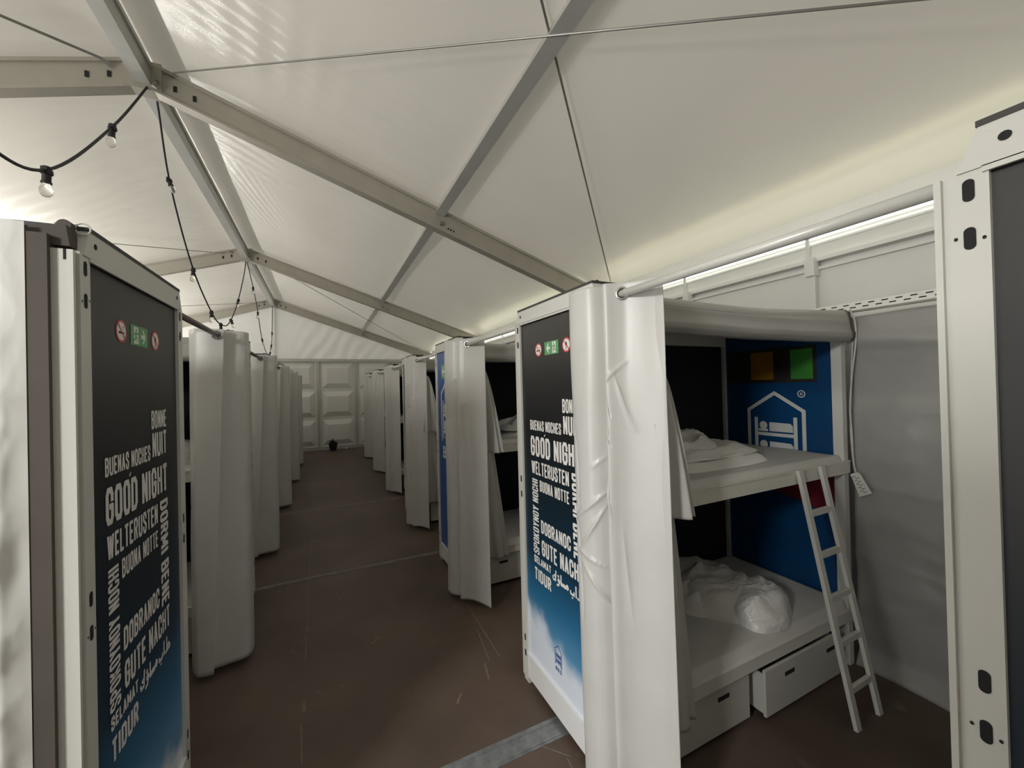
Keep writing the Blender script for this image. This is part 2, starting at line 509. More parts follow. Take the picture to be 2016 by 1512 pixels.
# gable fabric above the rail with diagonal tension folds
b = MB()
def gab(u, v):
    x = XW_L+u*(XW_R-XW_L); zt = roof_z(x)+0.34
    z = 2.97+v*(zt-2.97)
    w = math.sin(x*15.0 - z*9.0 + 2.5*nz(x*1.5, z*1.2, 2.0))*(0.020*max(0, min(1, (x+0.9)/0.7)))*max(0.15, 1-v*0.7)
    w += 0.02*nz(x*1.3, z*1.1, 7.7)
    return (x, YB-0.03+w, z)
b.grid(gab, 260, 24)
trim(b, 'gable', smooth=True, fix=False)
b = MB(); b.box(RX-0.045, RX+0.045, YB-0.10, YB-0.02, 2.97, RZ)
trim(b, 'eave')
b = MB()
b.face([(XW_L-0.3, YF, 0), (XW_R+0.3, YF, 0), (XW_R+0.3, YF, 2.97), (RX, YF, RZ+0.3), (XW_L-0.3, YF, 2.97)])
struct(b.build('wall_front', 'gable', fix=False))

# right side wall
b = MB(); posts = MB()
ys = [0.63+1.19*k for k in range(-6, 13)]
for k in range(len(ys)-1):
    if ys[k+1] > YB: break
    hard_panel(b, (XW_R, ys[k]+0.03, 0), (0, 1, 0), (-1, 0, 0), ys[k+1]-ys[k]-0.06, 0.10, 2.80, relief=False)
b.face([(XW_R+0.03, YF, 0), (XW_R+0.03, YB, 0), (XW_R+0.03, YB, 3.3), (XW_R+0.03, YF, 3.3)])
struct(b.build('wall_right', 'hardwall', fix=False))
for y in ys:
    if y > YB: break
    posts.box(XW_R-0.06, XW_R+0.01, y-0.035, y+0.035, 0.0, 2.84)
    posts.box(XW_R-0.075, XW_R-0.055, y-0.045, y-0.03, 0.0, 2.80)
    posts.box(XW_R-0.095, XW_R-0.02, y-0.05, y+0.02, 2.74, 2.88)
    posts.box(XW_R-0.085, XW_R-0.07, y-0.012, y+0.012, 2.86, 3.06)
    posts.box(XW_R-0.11, XW_R-0.07, y-0.03, y+0.012, 3.04, 3.06)
posts.box(XW_R-0.03, XW_R+0.01, YF, YB, 2.79, 2.815)
trim(posts, 'hardwall')
b = MB()
b.hexa([(XW_R-0.02, YF, 2.86), (XW_R+0.06, YF, 2.86), (XW_R+0.06, YB, 2.86), (XW_R-0.02, YB, 2.86),
        (XW_R-0.02, YF, 3.02), (XW_R+0.06, YF, 3.02), (XW_R+0.06, YB, 3.02), (XW_R-0.02, YB, 3.02)])
b.box(XW_R-0.05, XW_R+0.03, YF, YB, 2.855, 2.885)
b.box(XW_R-0.035, XW_R+0.03, YF, YB, 2.985, 3.00)
trim(b, 'eave')
b = MB(); b.box(XW_R-0.05, XW_R-0.03, YF+0.1, YB-0.1, 3.035, 3.050)  # added glowing strip, stands in for daylight leaking above the beam
tag(b.build('eave_daylight_strip', 'eave_glow'), 'thin glowing strip added for daylight leaking along the right eave beam top', 'light')
# left side wall with the open doorway the daylight comes through
b = MB()
for (y0, y1, z0, z1) in ((YF, -1.7, 0, 3.3), (-1.7, 1.6, 2.15, 3.3), (1.6, YB, 0, 3.3)):
    b.face([(XW_L, y0, z0), (XW_L, y1, z0), (XW_L, y1, z1), (XW_L, y0, z1)])
struct(b.build('wall_left', 'hardwall', fix=False))
b = MB()
for y in (-1.7, 1.6):
    b.box(XW_L-0.03, XW_L+0.05, y-0.04, y+0.04, 0, 2.19)
b.box(XW_L-0.03, XW_L+0.05, -1.74, 1.64, 2.12, 2.19)
b.box(XW_L-0.05, XW_L+0.05, YF, YB, 2.86, 3.02)
trim(b, 'eave')
b = MB(); b.box(-2.72, -2.70, 1.5, YB-0.1, 0, 2.36)  # partition added out of view, stops door light crossing the left alcoves
struct(b.build('wall_light_block', 'inner_tarp'))
# floor joints: wide worn metal strips, thin pale joints between boards
def floor_strip(y0, w, mat, xa=-0.75, xb=1.25, h=0.004, n=1):
    b = MB()
    b.box(xa, xb, y0-w/2, y0+w/2, 0.0, h)
    if w > 0.05:
        b.box(xa, xb, y0-w/2+0.012, y0-w/2+0.028, h, h+0.004)
        b.box(xa, xb, y0+w/2-0.03, y0+w/2-0.012, h, h+0.004)
    trim(b, mat)
floor_strip(1.93, 0.13, 'metal_strip', -2.6, 3.1)
floor_strip(4.60, 0.055, 'tape')
floor_strip(7.22, 0.035, 'tape')
floor_strip(9.50, 0.02, 'tape')
b = MB()
for (x0, y0, x1, y1, w) in ((-0.135, 2.35, -0.15, 2.62, 0.006), (-0.14, 2.72, -0.14, 2.80, 0.014), (-0.15, 3.2, -0.155, 3.55, 0.006), (-0.15, 3.6, -0.155, 3.70, 0.012), (-0.155, 3.75, -0.165, 4.6, 0.004), (-0.165, 4.65, -0.18, 7.2, 0.005), (-0.18, 7.3, -0.2, 9.5, 0.006),
                            (1.10, 2.62, 1.12, 3.4, 0.007), (1.02, 2.62, 1.07, 3.0, 0.006), (0.99, 1.9, 1.12, 1.75, 0.006), (0.1, 4.0, 0.25, 4.35, 0.004), (0.95, 2.45, 0.98, 2.6, 0.012), (0.7, 2.35, 0.75, 2.42, 0.012), (1.05, 1.45, 1.1, 1.75, 0.006), (0.3, 3.2, 0.36, 3.26, 0.02)):
    b.beam((x0, y0, 0.0006), (x1, y1, 0.0006), w, 0.0012)
trim(b, 'scuff')

# ------------------------------------------------------------------ bracing wires
def wire(name, a, e, r, label, mat='wire'):
    b = MB(); b.tube([a, e], r, 6)
    return tag(b.build(name, mat), label, 'cable')
zu = 0.20
wire('bracing_cable', (RX+0.15, 4.42, RZ+0.13), (XW_R-0.1, -0.4, roof_z(XW_R)+zu), 0.0065, 'steel bracing cable running from nearest ridge joint to the right, crossing a purlin')
wire('bracing_cable', (XW_R+0.05, 4.30, roof_z(XW_R)+0.16), (RX+0.15, -0.42, RZ+zu), 0.008, 'steel bracing cable dropping steeply to the top of the nearest curtain on the right')
wire('bracing_cable', (RX-0.25, 4.4, RZ+0.12), (XW_L+0.1, -0.4, roof_z(XW_L)+zu), 0.010, 'steel bracing cable at the upper left corner, hooked beside the nearest ridge joint')
wire('bracing_cable', (RX+0.15, 9.6, RZ+0.12), (XW_R-0.1, 14.3, roof_z(XW_R)+zu), 0.006, 'thin bracing cable under the far right roof bay by the gable')
wire('bracing_cable', (RX-0.2, 9.6, RZ+0.12), (XW_L+0.1, 4.6, roof_z(XW_L)+zu), 0.006, 'thin bracing cable under the left roof slope above the near left cabin')
wire('bracing_cable', (RX-0.2, 14.3, RZ+0.10), (XW_L+0.1, 9.6, roof_z(XW_L)+zu), 0.006, 'thin bracing cable under the far left roof bay by the gable')

# ------------------------------------------------------------------ festoon lights along the ridge
fest = thing('festoon_lights', 'black festoon cable with unlit clear bulbs looping along the tent ridge', 'string lights', (RX, 0, 0))
def loop_pts(spec):
    return catmull(spec, 60)
sp0 = [(0, -0.4, 4.5), (0, 0.6, 3.55), (0, 1.8, 3.12), (0, 2.5, 3.08), (0, 3.08, 3.19), (0, 3.87, 3.91), (0.03, 4.45, 4.62)]
sp1 = [(0.03, 4.45, 4.62), (0.03, 4.66, 4.66), (0, 5.10, 4.07), (0, 5.85, 3.41), (0, 6.75, 3.03), (0, 7.25, 2.97), (0, 7.78, 3.06), (0, 8.5, 3.50), (0, 9.3, 4.25), (0, 9.55, 4.62)]
sp2 = [(0, 9.55, 4.62), (0, 9.8, 4.60), (0, 10.9, 4.02), (0, 11.6, 3.38), (0, 12.5, 3.02), (0, 13.3, 3.05), (0, 13.8, 3.4), (0, 14.1, 3.95), (0, 14.28, 4.6)]
path = loop_pts(sp0)+loop_pts(sp1)[1:]+loop_pts(sp2)[1:]
b = MB(); b.tube(path, 0.0085, 8)
b.build('cable', 'cord_black', fest, smooth=True)
bulbs = [(2.2, 0), (3.08, 0.1), (3.87, 0.25), (5.10, -0.5), (5.85, 0.15), (6.72, 0.1), (7.25, 0), (7.95, -0.6), (8.7, 0.5), (10.4, 0), (11.1, 0.1), (11.8, -0.3), (12.8, 0), (13.4, 0.3), (13.75, 0.2), (14.0, 0)]
for y, tilt in bulbs:
    p = min(path, key=lambda q: abs(q.y-y))
    h = MB()
    h.lathe((0, 0, 0), [(0.0, 0.030), (0.016, 0.030), (0.020, 0.022), (0.021, 0.006), (0.026, 0.004), (0.026, -0.012), (0.019, -0.016), (0.019, -0.052), (0.023, -0.055), (0.023, -0.064), (0.0, -0.064)], 14)
    h.box(-0.012, 0.012, -0.032, 0.032, 0.002, 0.020)
    ho = h.build('lamp_holder', 'cord_black', fest, smooth=False)
    ho.location = p - Vector((0, 0, 0.012)); ho.rotation_euler = (tilt*0.5, tilt*0.6, 0)
    g = MB()
    g.lathe((0, 0, 0), [(0.0, -0.058), (0.014, -0.060), (0.018, -0.070), (0.026, -0.088), (0.029, -0.104), (0.026, -0.122), (0.015, -0.136), (0.0, -0.140)], 16)
    g.build('bulb', 'glass', ho, smooth=True)

# ------------------------------------------------------------------ lettering made of strokes
GL = {
 'A': (1.0, [[(0, 0), (.5, 1), (1, 0)], [(.18, .28), (.82, .28)]]),
 'B': (1.0, [[(0, 0), (0, 1), (.72, 1), (1, .86), (1, .66), (.78, .53), (0, .53)], [(.78, .53), (1, .40), (1, .14), (.74, 0), (0, 0)]]),
 'C': (1.0, [[(1, .68), (1, .84), (.78, 1), (.22, 1), (0, .84), (0, .16), (.22, 0), (.78, 0), (1, .16), (1, .32)]]),
 'D': (1.0, [[(0, 0), (0, 1), (.7, 1), (1, .84), (1, .16), (.7, 0), (0, 0)]]),
 'E': (.85, [[(1, 1), (0, 1), (0, 0), (1, 0)], [(0, .52), (.85, .52)]]),
 'G': (1.0, [[(1, .68), (1, .84), (.78, 1), (.22, 1), (0, .84), (0, .16), (.22, 0), (.78, 0), (1, .16), (1, .48), (.55, .48)]]),
 'H': (1.0, [[(0, 0), (0, 1)], [(1, 0), (1, 1)], [(0, .52), (1, .52)]]),
 'I': (.02, [[(.5, 0), (.5, 1)]]),
 'K': (1.0, [[(0, 0), (0, 1)], [(1, 1), (.05, .42)], [(.32, .58), (1, 0)]]),
 'L': (.8, [[(0, 1), (0, 0), (1, 0)]]),
 'M': (1.35, [[(0, 0), (0, 1), (.5, .25), (1, 1), (1, 0)]]),
 'N': (1.0, [[(0, 0), (0, 1), (1, 0), (1, 1)]]),
 'O': (1.0, [[(0, .16), (0, .84), (.22, 1), (.78, 1), (1, .84), (1, .16), (.78, 0), (.22, 0), (0, .16)]]),
 'P': (1.0, [[(0, 0), (0, 1), (.72, 1), (1, .86), (1, .60), (.72, .45), (0, .45)]]),
 'R': (1.0, [[(0, 0), (0, 1), (.72, 1), (1, .86), (1, .64), (.72, .50), (0, .50)], [(.55, .5), (1, 0)]]),
 'S': (1.0, [[(1, .72), (1, .84), (.78, 1), (.22, 1), (0, .84), (0, .66), (1, .36), (1, .16), (.78, 0), (.22, 0), (0, .16), (0, .28)]]),
 'T': (.95, [[(0, 1), (1, 1)], [(.5, 1), (.5, 0)]]),
 'U': (1.0, [[(0, 1), (0, .16), (.22, 0), (.78, 0), (1, .16), (1, 1)]]),
 'W': (1.55, [[(0, 1), (.25, 0), (.5, .95), (.75, 0), (1, 1)]]),
 'Y': (1.0, [[(0, 1), (.5, .45), (1, 1)], [(.5, .45), (.5, 0)]]),
}
def stroke(mb, pm, pts, t, mi, out):
    for k in range(len(pts)-1):
        a, c = Vector(pts[k]), Vector(pts[k+1])
        d = c-a
        if d.length < 1e-6: continue
        d.normalize(); s = Vector((-d.y, d.x))*t/2; e = d*t*0.5
        q = [a-e+s, a-e-s, c+e-s, c+e+s]
        # clip the overshoot so strokes meet in bevelled corners
        q = [a-d*t*.28+s*.98, a-d*t*.28-s*.98, c+d*t*.28-s*.98, c+d*t*.28+s*.98]
        mb.face([pm(p.x, p.y, out) for p in q], mi)
        out += 0.00002
def text(mb, pm, s, u0, u1, z0, z1, rot=0, mi=0, out=0.0015, bold=0.21):
    # rot 0: normal; 1: reads upward; -1: reads downward
    lw, lh = (u1-u0, z1-z0) if rot == 0 else (z1-z0, u1-u0)
    adv = 0; t = bold
    pos = []
    for ch in s:
        if ch == ' ':
            adv += 0.34; continue
        w = GL[ch][0]*0.36
        pos.append((ch, adv+t/2, w)); adv += w+t+0.085
    adv -= 0.085
    sx = lw/adv; sy = lh
    T = min(t*sx, t*sy*1.15)
    for ch, x0, w in pos:
        for line in GL[ch][1]:
            P = []
            for (x, y) in line:
                X = (x0+x*w)*sx; Y = T/2+y*(sy-T)
                if rot == 0: P.append((u0+X, z0+Y))
                elif rot == 1: P.append((u1-Y, z0+X))
                else: P.append((u0+Y, z1-X))
            stroke(mb, pm, P, T, mi, out)
def disc(mb, pm, cu, cz, r, mi, out, n=28, r2=None):
    mb.face([pm(cu+r*math.cos(2*math.pi*k/n), cz+(r2 or r)*math.sin(2*math.pi*k/n), out) for k in range(n)], mi)
def poly(mb, pm, pts, mi, out):
    mb.face([pm(u, z, out) for u, z in pts], mi)
def rect(mb, pm, u0, u1, z0, z1, mi, out):
    poly(mb, pm, [(u0, z0), (u1, z0), (u1, z1), (u0, z1)], mi, out)

def exit_sign(pm, parent, cu, cz, arrow_left, w=0.15, h=0.075):
    b = MB()
    rect(b, pm, cu-w/2, cu+w/2, cz-h/2, cz+h/2, 0, 0.0012)
    s = -1 if arrow_left else 1
    ac = cu + s*w*0.22; dc = cu - s*w*0.20
    hh = h*0.36
    # arrow with a stem
    poly(b, pm, [(ac+s*w*.15, cz), (ac+s*w*.02, cz+hh), (ac-s*w*.06, cz+hh), (ac+s*w*.03, cz+hh*.30), (ac-s*w*.13, cz+hh*.30), (ac-s*w*.13, cz-hh*.30), (ac+s*w*.03, cz-hh*.30), (ac-s*w*.06, cz-hh), (ac+s*w*.02, cz-hh)], 1, 0.0018)
    # doorway with the running figure cut in green
    rect(b, pm, dc-w*.13, dc+w*.13, cz-h*.42, cz+h*.42, 1, 0.0018)
    disc(b, pm, dc+s*w*.01, cz+h*.27, h*.065, 0, 0.0024, 12)
    for pts in ([(dc, cz+h*.17), (dc-s*w*.02, cz-h*.05)], [(dc-s*w*.02, cz-h*.05), (dc+s*w*.06, cz-h*.14), (dc+s*w*.03, cz-h*.30)], [(dc-s*w*.02, cz-h*.05), (dc-s*w*.05, cz-h*.20), (dc-s*w*.12, cz-h*.24)],
                [(dc, cz+h*.15), (dc+s*w*.07, cz+h*.06), (dc+s*w*.11, cz+h*.11)], [(dc, cz+h*.15), (dc-s*w*.07, cz+h*.10), (dc-s*w*.09, cz-h*.0)]):
        stroke(b, pm, pts, h*.075, 0, 0.0024)
    o = b.build('exit_sign', ['green_print', 'white_print'], parent, fix=False)
    o['label'] = 'green emergency exit sign with white arrow'
    return o
def ban_sign(pm, parent, cu, cz, kind, r=0.04):
    b = MB()
    disc(b, pm, cu, cz, r, 0, 0.0012)
    disc(b, pm, cu, cz, r*.80, 1, 0.0016)
    if kind == 'smoke':
        rect(b, pm, cu-r*.55, cu+r*.5, cz-r*.22, cz-r*.04, 2, 0.0020)
        stroke(b, pm, [(cu+r*.35, cz+r*.1), (cu+r*.25, cz+r*.3), (cu+r*.42, cz+r*.45)], r*.07, 2, 0.0020)
    else:
        stroke(b, pm, [(cu-r*.12, cz-r*.62), (cu+r*.02, cz-r*.1)], r*.12, 2, 0.0020)
        poly(b, pm, [(cu-r*.25, cz-r*.1), (cu+r*.18, cz-r*.15), (cu+r*.20, cz+r*.12), (cu-r*.02, cz+r*.5), (cu-r*.22, cz+r*.15)], 2, 0.0021)
    stroke(b, pm, [(cu-r*.62, cz+r*.62), (cu+r*.62, cz-r*.62)], r*.15, 0, 0.0026)
    o = b.build('no_smoking_sign' if kind == 'smoke' else 'no_open_flame_sign', ['red_print', 'white_print', 'black_print'], parent, fix=False)
    o['label'] = 'round white sign with red rim and crossed out cigarette' if kind == 'smoke' else 'round white sign with red rim and crossed out flame'
    return o
def house_logo(pm, parent, cu, z0, w, h, mat, dark, reg=False, name='logo'):
    # outline of a house with a bunk bed and two sleepers in it
    b = MB(); t = w*0.062
    L_, R_ = cu-w/2+t/2, cu+w/2-t/2
    ev = z0+h*0.76
    stroke(b, pm, [(L_, z0), (L_, ev)], t, 0, 0.0012)
    stroke(b, pm, [(R_, z0), (R_, ev)], t, 0, 0.0013)
    stroke(b, pm, [(L_, ev), (cu, z0+h)], t, 0, 0.0014)
    stroke(b, pm, [(R_, ev), (cu, z0+h)], t, 0, 0.0015)
    bl, br = cu-w*.335, cu+w*.335
    stroke(b, pm, [(bl, z0+h*.05), (bl, z0+h*.64)], t, 0, 0.0012)
    stroke(b, pm, [(br, z0+h*.02), (br, z0+h*.66)], t, 0, 0.0013)
    for zz in (z0+h*.15, z0+h*.42):
        stroke(b, pm, [(bl, zz), (br, zz)], t*.95, 0, 0.0014)
        disc(b, pm, bl+w*.13, zz+h*.125, w*.07, 0, 0.0020)
        rect(b, pm, bl+w*.04, bl+w*.21, zz+h*.04, zz+h*.075, 0, 0.0013)
        poly(b, pm, [(bl+w*.235, zz+h*.045), (br-w*.04, zz+h*.045), (br-w*.04, zz+h*.13), (br-w*.08, zz+h*.165), (bl+w*.235, zz+h*.17)], 0, 0.0013)
    if reg:
        cx, cz = cu+w*.44, z0+h*.99
        disc(b, pm, cx, cz, w*.062, 0, 0.0012); disc(b, pm, cx, cz, w*.046, 1, 0.0016)
        stroke(b, pm, [(cx+w*.018, cz+w*.014), (cx-w*.012, cz+w*.014), (cx-w*.016, cz-w*.012), (cx+w*.018, cz-w*.014)], w*.012, 0, 0.002)
    return b.build(name, [mat, dark], parent, fix=False)

W, D = 0.92, 2.04
def slot(mb, cy, cz, x, sx, w=0.0085, h=0.022, mi=1):
    pts = []
    for k in range(9):
        t = math.pi*k/8; pts.append((cy+w*math.cos(t), cz+h-w+w*math.sin(t)))
    for k in range(9):
        t = math.pi+math.pi*k/8; pts.append((cy+w*math.cos(t), cz-h+w+w*math.sin(t)))
    mb.face([(x-sx*0.0012, y, z) for y, z in pts], mi)

def panel_art(pm, sx, kind, parent, full=True):
    if kind == 'night':
        b = MB()
        tx = lambda s, u0, u1, z0, z1, r=0: text(b, pm, s, u0, u1, z0, z1, r)
        tx('BONNE', .545, .705, 1.772, 1.847)
        tx('NUIT', .550, .705, 1.655, 1.758)
        tx('BUENAS NOCHES', .172, .528, 1.650, 1.712)
        tx('GOOD NIGHT', .172, .705, 1.492, 1.614)
        tx('WELTERUSTEN', .177, .592, 1.380, 1.462)
        tx('BUONA NOTTE', .274, .590, 1.286, 1.353)
        tx('DORMI BENE', .618, .705, 1.015, 1.462, -1)
        tx('SPOKOYNOY NOCHI', .178, .252, .890, 1.350, 1)
        tx('DOBRANOC', .277, .594, 1.037, 1.116)
        tx('GUTE NACHT', .280, .705, .904, .998)
        tx('SELAMAT', .182, .383, .832, .878)
        tx('TIDUR', .184, .380, .726, .804)
        disc(b, pm, .345, 1.626, .005, 0, 0.0016, 10); disc(b, pm, .352, 1.632, .004, 0, 0.0016, 10)
        # right-to-left script line
        u0, u1, z0, z1 = .412, .705, .795, .872
        def A(pts, th=.012):
            stroke(b, pm, [(u0+x*(u1-u0), z0+y*(z1-z0)) for x, y in pts], th, 0, 0.0016)
        A([(.98, .30), (.93, .52), (.87, .42), (.90, .28), (.98, .25)]); A([(.98, .25), (.80, .25)]); A([(.86, .95), (.86, .28)])   # ta
        A([(.75, .95), (.75, .25)])                                                                                                # alif
        A([(.69, .45), (.68, .25), (.58, .25), (.57, .42)]); disc(b, pm, u0+.63*(u1-u0), z0+.02*(z1-z0), .006, 0, 0.0017, 10)       # ba
        A([(.50, .45), (.47, .58), (.43, .45), (.47, .32), (.50, .42)]); A([(.43, .36), (.40, .28), (.38, .45), (.36, .28), (.34, .45), (.32, .28), (.29, .42), (.28, .28), (.26, .28), (.26, .95)])
        A([(.21, .48), (.17, .56), (.15, .42), (.20, .36), (.22, .44)]); A([(.20, .40), (.17, .12), (.11, .05)]); A([(.18, .80), (.14, .76), (.18, .70)], .008)
        A([(.08, 1.0), (.06, .30), (-.02, .28), (-.04, .48)]); A([(.04, .66), (.0, .60), (.04, .52)], .008)
        o = b.build('lettering', 'white_print', parent, fix=False)
        o['label'] = 'white good night greetings in many languages'
        house_logo(pm, parent, .437, .335, .075, .115, 'navy_print', 'white_print')
        c = MB(); text(c, pm, 'BED', .405, .47, .305, .325, 0, 0, 0.0014)
        c.build('caption', 'navy_print', parent, fix=False)
        al = sx > 0
        ban_sign(pm, parent, .30, 2.136, 'smoke')
        exit_sign(pm, parent, .447, 2.136, al)
        ban_sign(pm, parent, .60, 2.136, 'flame')
    else:
        exit_sign(pm, parent, .37, 2.10, sx > 0, .30, .15)
        house_logo(pm, parent, .44, 1.36, .50, .66, 'grey_print', 'blue_panel')
        c = MB(); text(c, pm, 'BED', .22, .66, 1.17, 1.30, 0, 0, 0.0014)
        c.build('caption', 'grey_print', parent, fix=False)

def finish_cover(root, X):
    b = MB()
    def cv(u, v):
        d = 0.092+u*(D-0.10); z = 0.0+v*2.385
        bulge = 0.05*math.sin(math.pi*min(1, u*1.3))*math.sin(math.pi*v) + 0.006*max(0, math.sin(math.pi*v))
        r = noise.ridged_multi_fractal(Vector((d*5.0+z*1.3, z*1.5-d*2.6, 2.2)), 0.9, 2.1, 4, 0.9, 2.0)
        r2 = noise.ridged_multi_fractal(Vector((d*8.0-z*2.3+5, z*3.1+d*2.7, 6.2)), 0.9, 2.1, 3, 0.9, 2.0)
        low = max(0.18, min(1, 1.25-v*0.95))
        w = (0.016*r+0.009*r2)*low
        edge = min(1, u*45)
        return (X(d), -0.016-bulge*edge-w*edge, z)
    b.grid(lambda u, v: cv(u**1.6, v), 170, 260)
    c = b.build('front_cover', 'tarp', root, smooth=True, fix=False)
    c['label'] = 'crumpled shiny silver white tarpaulin cover'
    b = MB()
    b.box(X(0.050), X(0.095), -0.014, 0.02, 0.0, 2.36)
    pts = [(0.095, 2.385), (0.02, 2.395), (0.012, 2.335), (0.06, 2.335), (0.095, 2.33)]
    b.prism([(X(d), 0.004, z) for d, z in pts], (0, 0.05, 0))
    b.tube([(X(0.035), 0.03, 2.402), (X(0.035), 0.10, 2.402)], 0.016, 12)
    s_ = b.build('edge_strip', 'strip', root)
    s_['label'] = 'dark brown strip along cover edge'
    b = MB()
    for d in (0.005, 0.05):
        b.torus((X(d), 0.055, 2.402), (0, 1, 0), 0.017, 0.0025, 18, 6)
    b.build('profile_ring', 'steel', root)

def make_bunk(sx, kind, cover=False, label=''):
    root = thing('bunk_bed', label, 'bunk bed')
    def X(d): return sx*d
    def pm(u, z, out): return (X(0.012)-sx*out, (W-u) if sx > 0 else u, z)
    # posts: faces toward the aisle carry paired slots
    for side in (0, 1):
        b = MB()
        y0 = 0.0 if side == 0 else W
        s = 1 if side == 0 else -1
        b.box(X(0.004), X(0.05), y0, y0+s*0.011, 0.03, 2.325)            # lip
        b.box(X(0.016), X(0.05), y0+s*0.011, y0+s*0.024, 0.03, 2.325)    # groove
        b.box(X(0.0), X(0.05), y0+s*0.024, y0+s*0.078, 0.03, 2.33)       # face
        b.box(X(0.01), X(0.045), y0+s*0.01, y0+s*0.07, 0.0, 0.03)        # foot
        cy = y0+s*0.051
        for z in (2.285, 2.19, 1.32, 1.222, 0.292, 0.193):
            slot(b, cy, z, 0.0, sx)
        for z in (2.19, 1.222, 0.193):
            for dy in (-0.019, 0.019):
                slot(b, cy+dy, z+dy*0.2, 0.0, sx, 0.0028, 0.0035)
        b.box(X(0.018), X(0.024), y0-s*0.0006, y0+s*0.001, 2.295, 2.325, 1)
        b.build('post', ['steel', 'dark'], root)
    for side in (0, 1):
        b = MB(); y0 = 0.0 if side == 0 else W
        s = 1 if side == 0 else -1
        b.box(X(D-0.05), X(D), y0, y0+s*0.06, 0.0, 2.33)
        b.build('post', 'steel', root)
    # top rail with chamfered ends and a dark lid
    b = MB()
    pl = [(0.036, 2.322), (0.066, 2.40), (W-0.066, 2.40), (W-0.036, 2.322)]
    b.prism([(X(-0.004), y, z) for y, z in pl], (X(0.06), 0, 0))
    b.box(X(-0.004), X(0.004), 0.07, W-0.07, 2.312, 2.324)
    for y in (0.10, W-0.10):
        disc(b, lambda u, z, o: (X(-0.004)-sx*o, u, z), y, 2.365, 0.009, 1, 0.001, 12)
    b.build('top_rail', ['steel', 'dark'], root)
    b = MB(); b.box(X(-0.006), X(0.16), 0.064, W-0.064, 2.40, 2.412)
    b.tube([(X(0.03), 0.07, 2.405), (X(0.03), W-0.07, 2.405)], 0.014, 10)
    b.build('lid', 'lid', root)
    b = MB(); b.box(X(0.012), X(0.02), 0.078, W-0.078, 0.205, 2.322)
    pnl = b.build('printed_panel', ('night_R' if sx > 0 else 'night_L') if kind == 'night' else 'blue_panel', root)
    pnl['label'] = 'dark night sky panel printed with greetings' if kind == 'night' else 'blue printed panel with house emblem'
    panel_art(pm, sx, kind, pnl)
    b = MB()
    b.box(X(0.006), X(0.02), 0.078, W-0.078, 0.045, 0.192)
    b.prism([(X(0.006), 0.078, 0.192), (X(-0.004), 0.078, 0.196), (X(-0.004), 0.078, 0.206), (X(0.012), 0.078, 0.206)], (0, W-0.156, 0))
    b.build('kick_plate', 'steel_lit', root)
    # back, roof, end
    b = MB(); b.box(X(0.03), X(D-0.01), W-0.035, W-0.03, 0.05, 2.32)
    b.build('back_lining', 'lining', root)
    b = MB()
    b.grid(lambda u, v: (X(0.03+u*(D-0.04)), W-0.008+0.006*nz(u*5, v*6, 1), 0.03+v*2.30), 24, 24)
    b.build('back_cover', 'tarp', root, smooth=True, fix=False)
    b = MB(); b.box(X(0.05), X(D), 0.02, W-0.03, 2.315, 2.325)
    b.build('roof_sheet', 'inner_tarp', root)
    b = MB(); b.box(X(0.05), X(D-0.02), 0.01, 0.03, 2.20, 2.32); b.box(X(0.05), X(D-0.05), W-0.08, W-0.04, 2.22, 2.32)
    b.build('roof_frame', 'deck', root)
    b = MB(); b.box(X(D-0.022), X(D-0.016), 0.06, W-0.06, 0.04, 2.315)
    ep = b.build('end_panel', 'end_blue', root)
    ep['label'] = 'blue end panel with house emblem and coloured squares'
    def pe(u, z, out): return (X(D-0.022)-sx*out, (W-u) if sx > 0 else u, z)
    house_logo(pe, ep, .46, 1.26, .44, .56, 'grey_print', 'end_blue', reg=True)
    b = MB()
    rect(b, pe, 0.07, W-0.16, 1.90, 2.17, 2, 0.0008)
    rect(b, pe, .28, .46, 1.925, 2.145, 0, 0.0014)
    rect(b, pe, .585, .735, 1.925, 2.145, 1, 0.0014)
    b.build('colour_squares', ['patch_yellow', 'patch_green', 'patch_brown'], ep, fix=False)
    b = MB()
    poly(b, pe, [(.30, 1.28), (.30, 1.13), (.42, 1.06), (.60, 1.03), (.855, .965), (.855, 1.28)], 0, 0.0010)
    b.build('red_shape', 'patch_red', ep, fix=False)
    # decks
    for nm, zr0, zr1, zm in (('upper', 1.285, 1.365, 1.402), ('lower', 0.305, 0.375, 0.425)):
        b = MB()
        b.box(X(0.03), X(D-0.03), 0.02, W-0.04, zr1-0.045, zr1-0.02)
        b.box(X(0.02), X(D-0.004), 0.02 if cover else -0.012, 0.03, zr0, zr1)
        if not cover: b.box(X(0.02), X(D-0.004), -0.016, 0.0, zr1-0.006, zr1+0.004)
        b.build(nm+'_deck', 'deck', root)
        b = MB()
        def mt(u, v, z1=zm, z0=zr1-0.01):
            x = 0.04+u*(D-0.075); y = 0.005+v*(W-0.06)
            e = min(u*(D-0.07), (1-u)*(D-0.07), v*(W-0.05), (1-v)*(W-0.05))
            return (X(x), y, z0+(z1-z0)*min(1, (e/0.02))**0.5 + 0.004*nz(x*5, y*6, z1))
        b.grid(mt, 90, 44)
        b.build('mattress', 'mattress', root, smooth=True, fix=False)
    # two under-bed drawers, the second pulled out a little
    for d0, d1, yo, hs in () if cover else ((0.20, 0.975, 0.018, (0.40, 0.76)), (1.045, 1.80, -0.030, (1.27, 1.70))):
        b = MB()
        b.box(X(d0), X(d1), yo, yo+0.018, 0.03, 0.288)
        b.box(X(d0+0.005), X(d0+0.02), yo+0.018, W-0.08, 0.04, 0.26); b.box(X(d1-0.02), X(d1-0.005), yo+0.018, W-0.08, 0.04, 0.26)
        b.box(X(d0+0.01), X(d1-0.01), yo+0.018, W-0.08, 0.035, 0.045)
        dr = b.build('drawer', 'drawer', root, bevel=0.002)
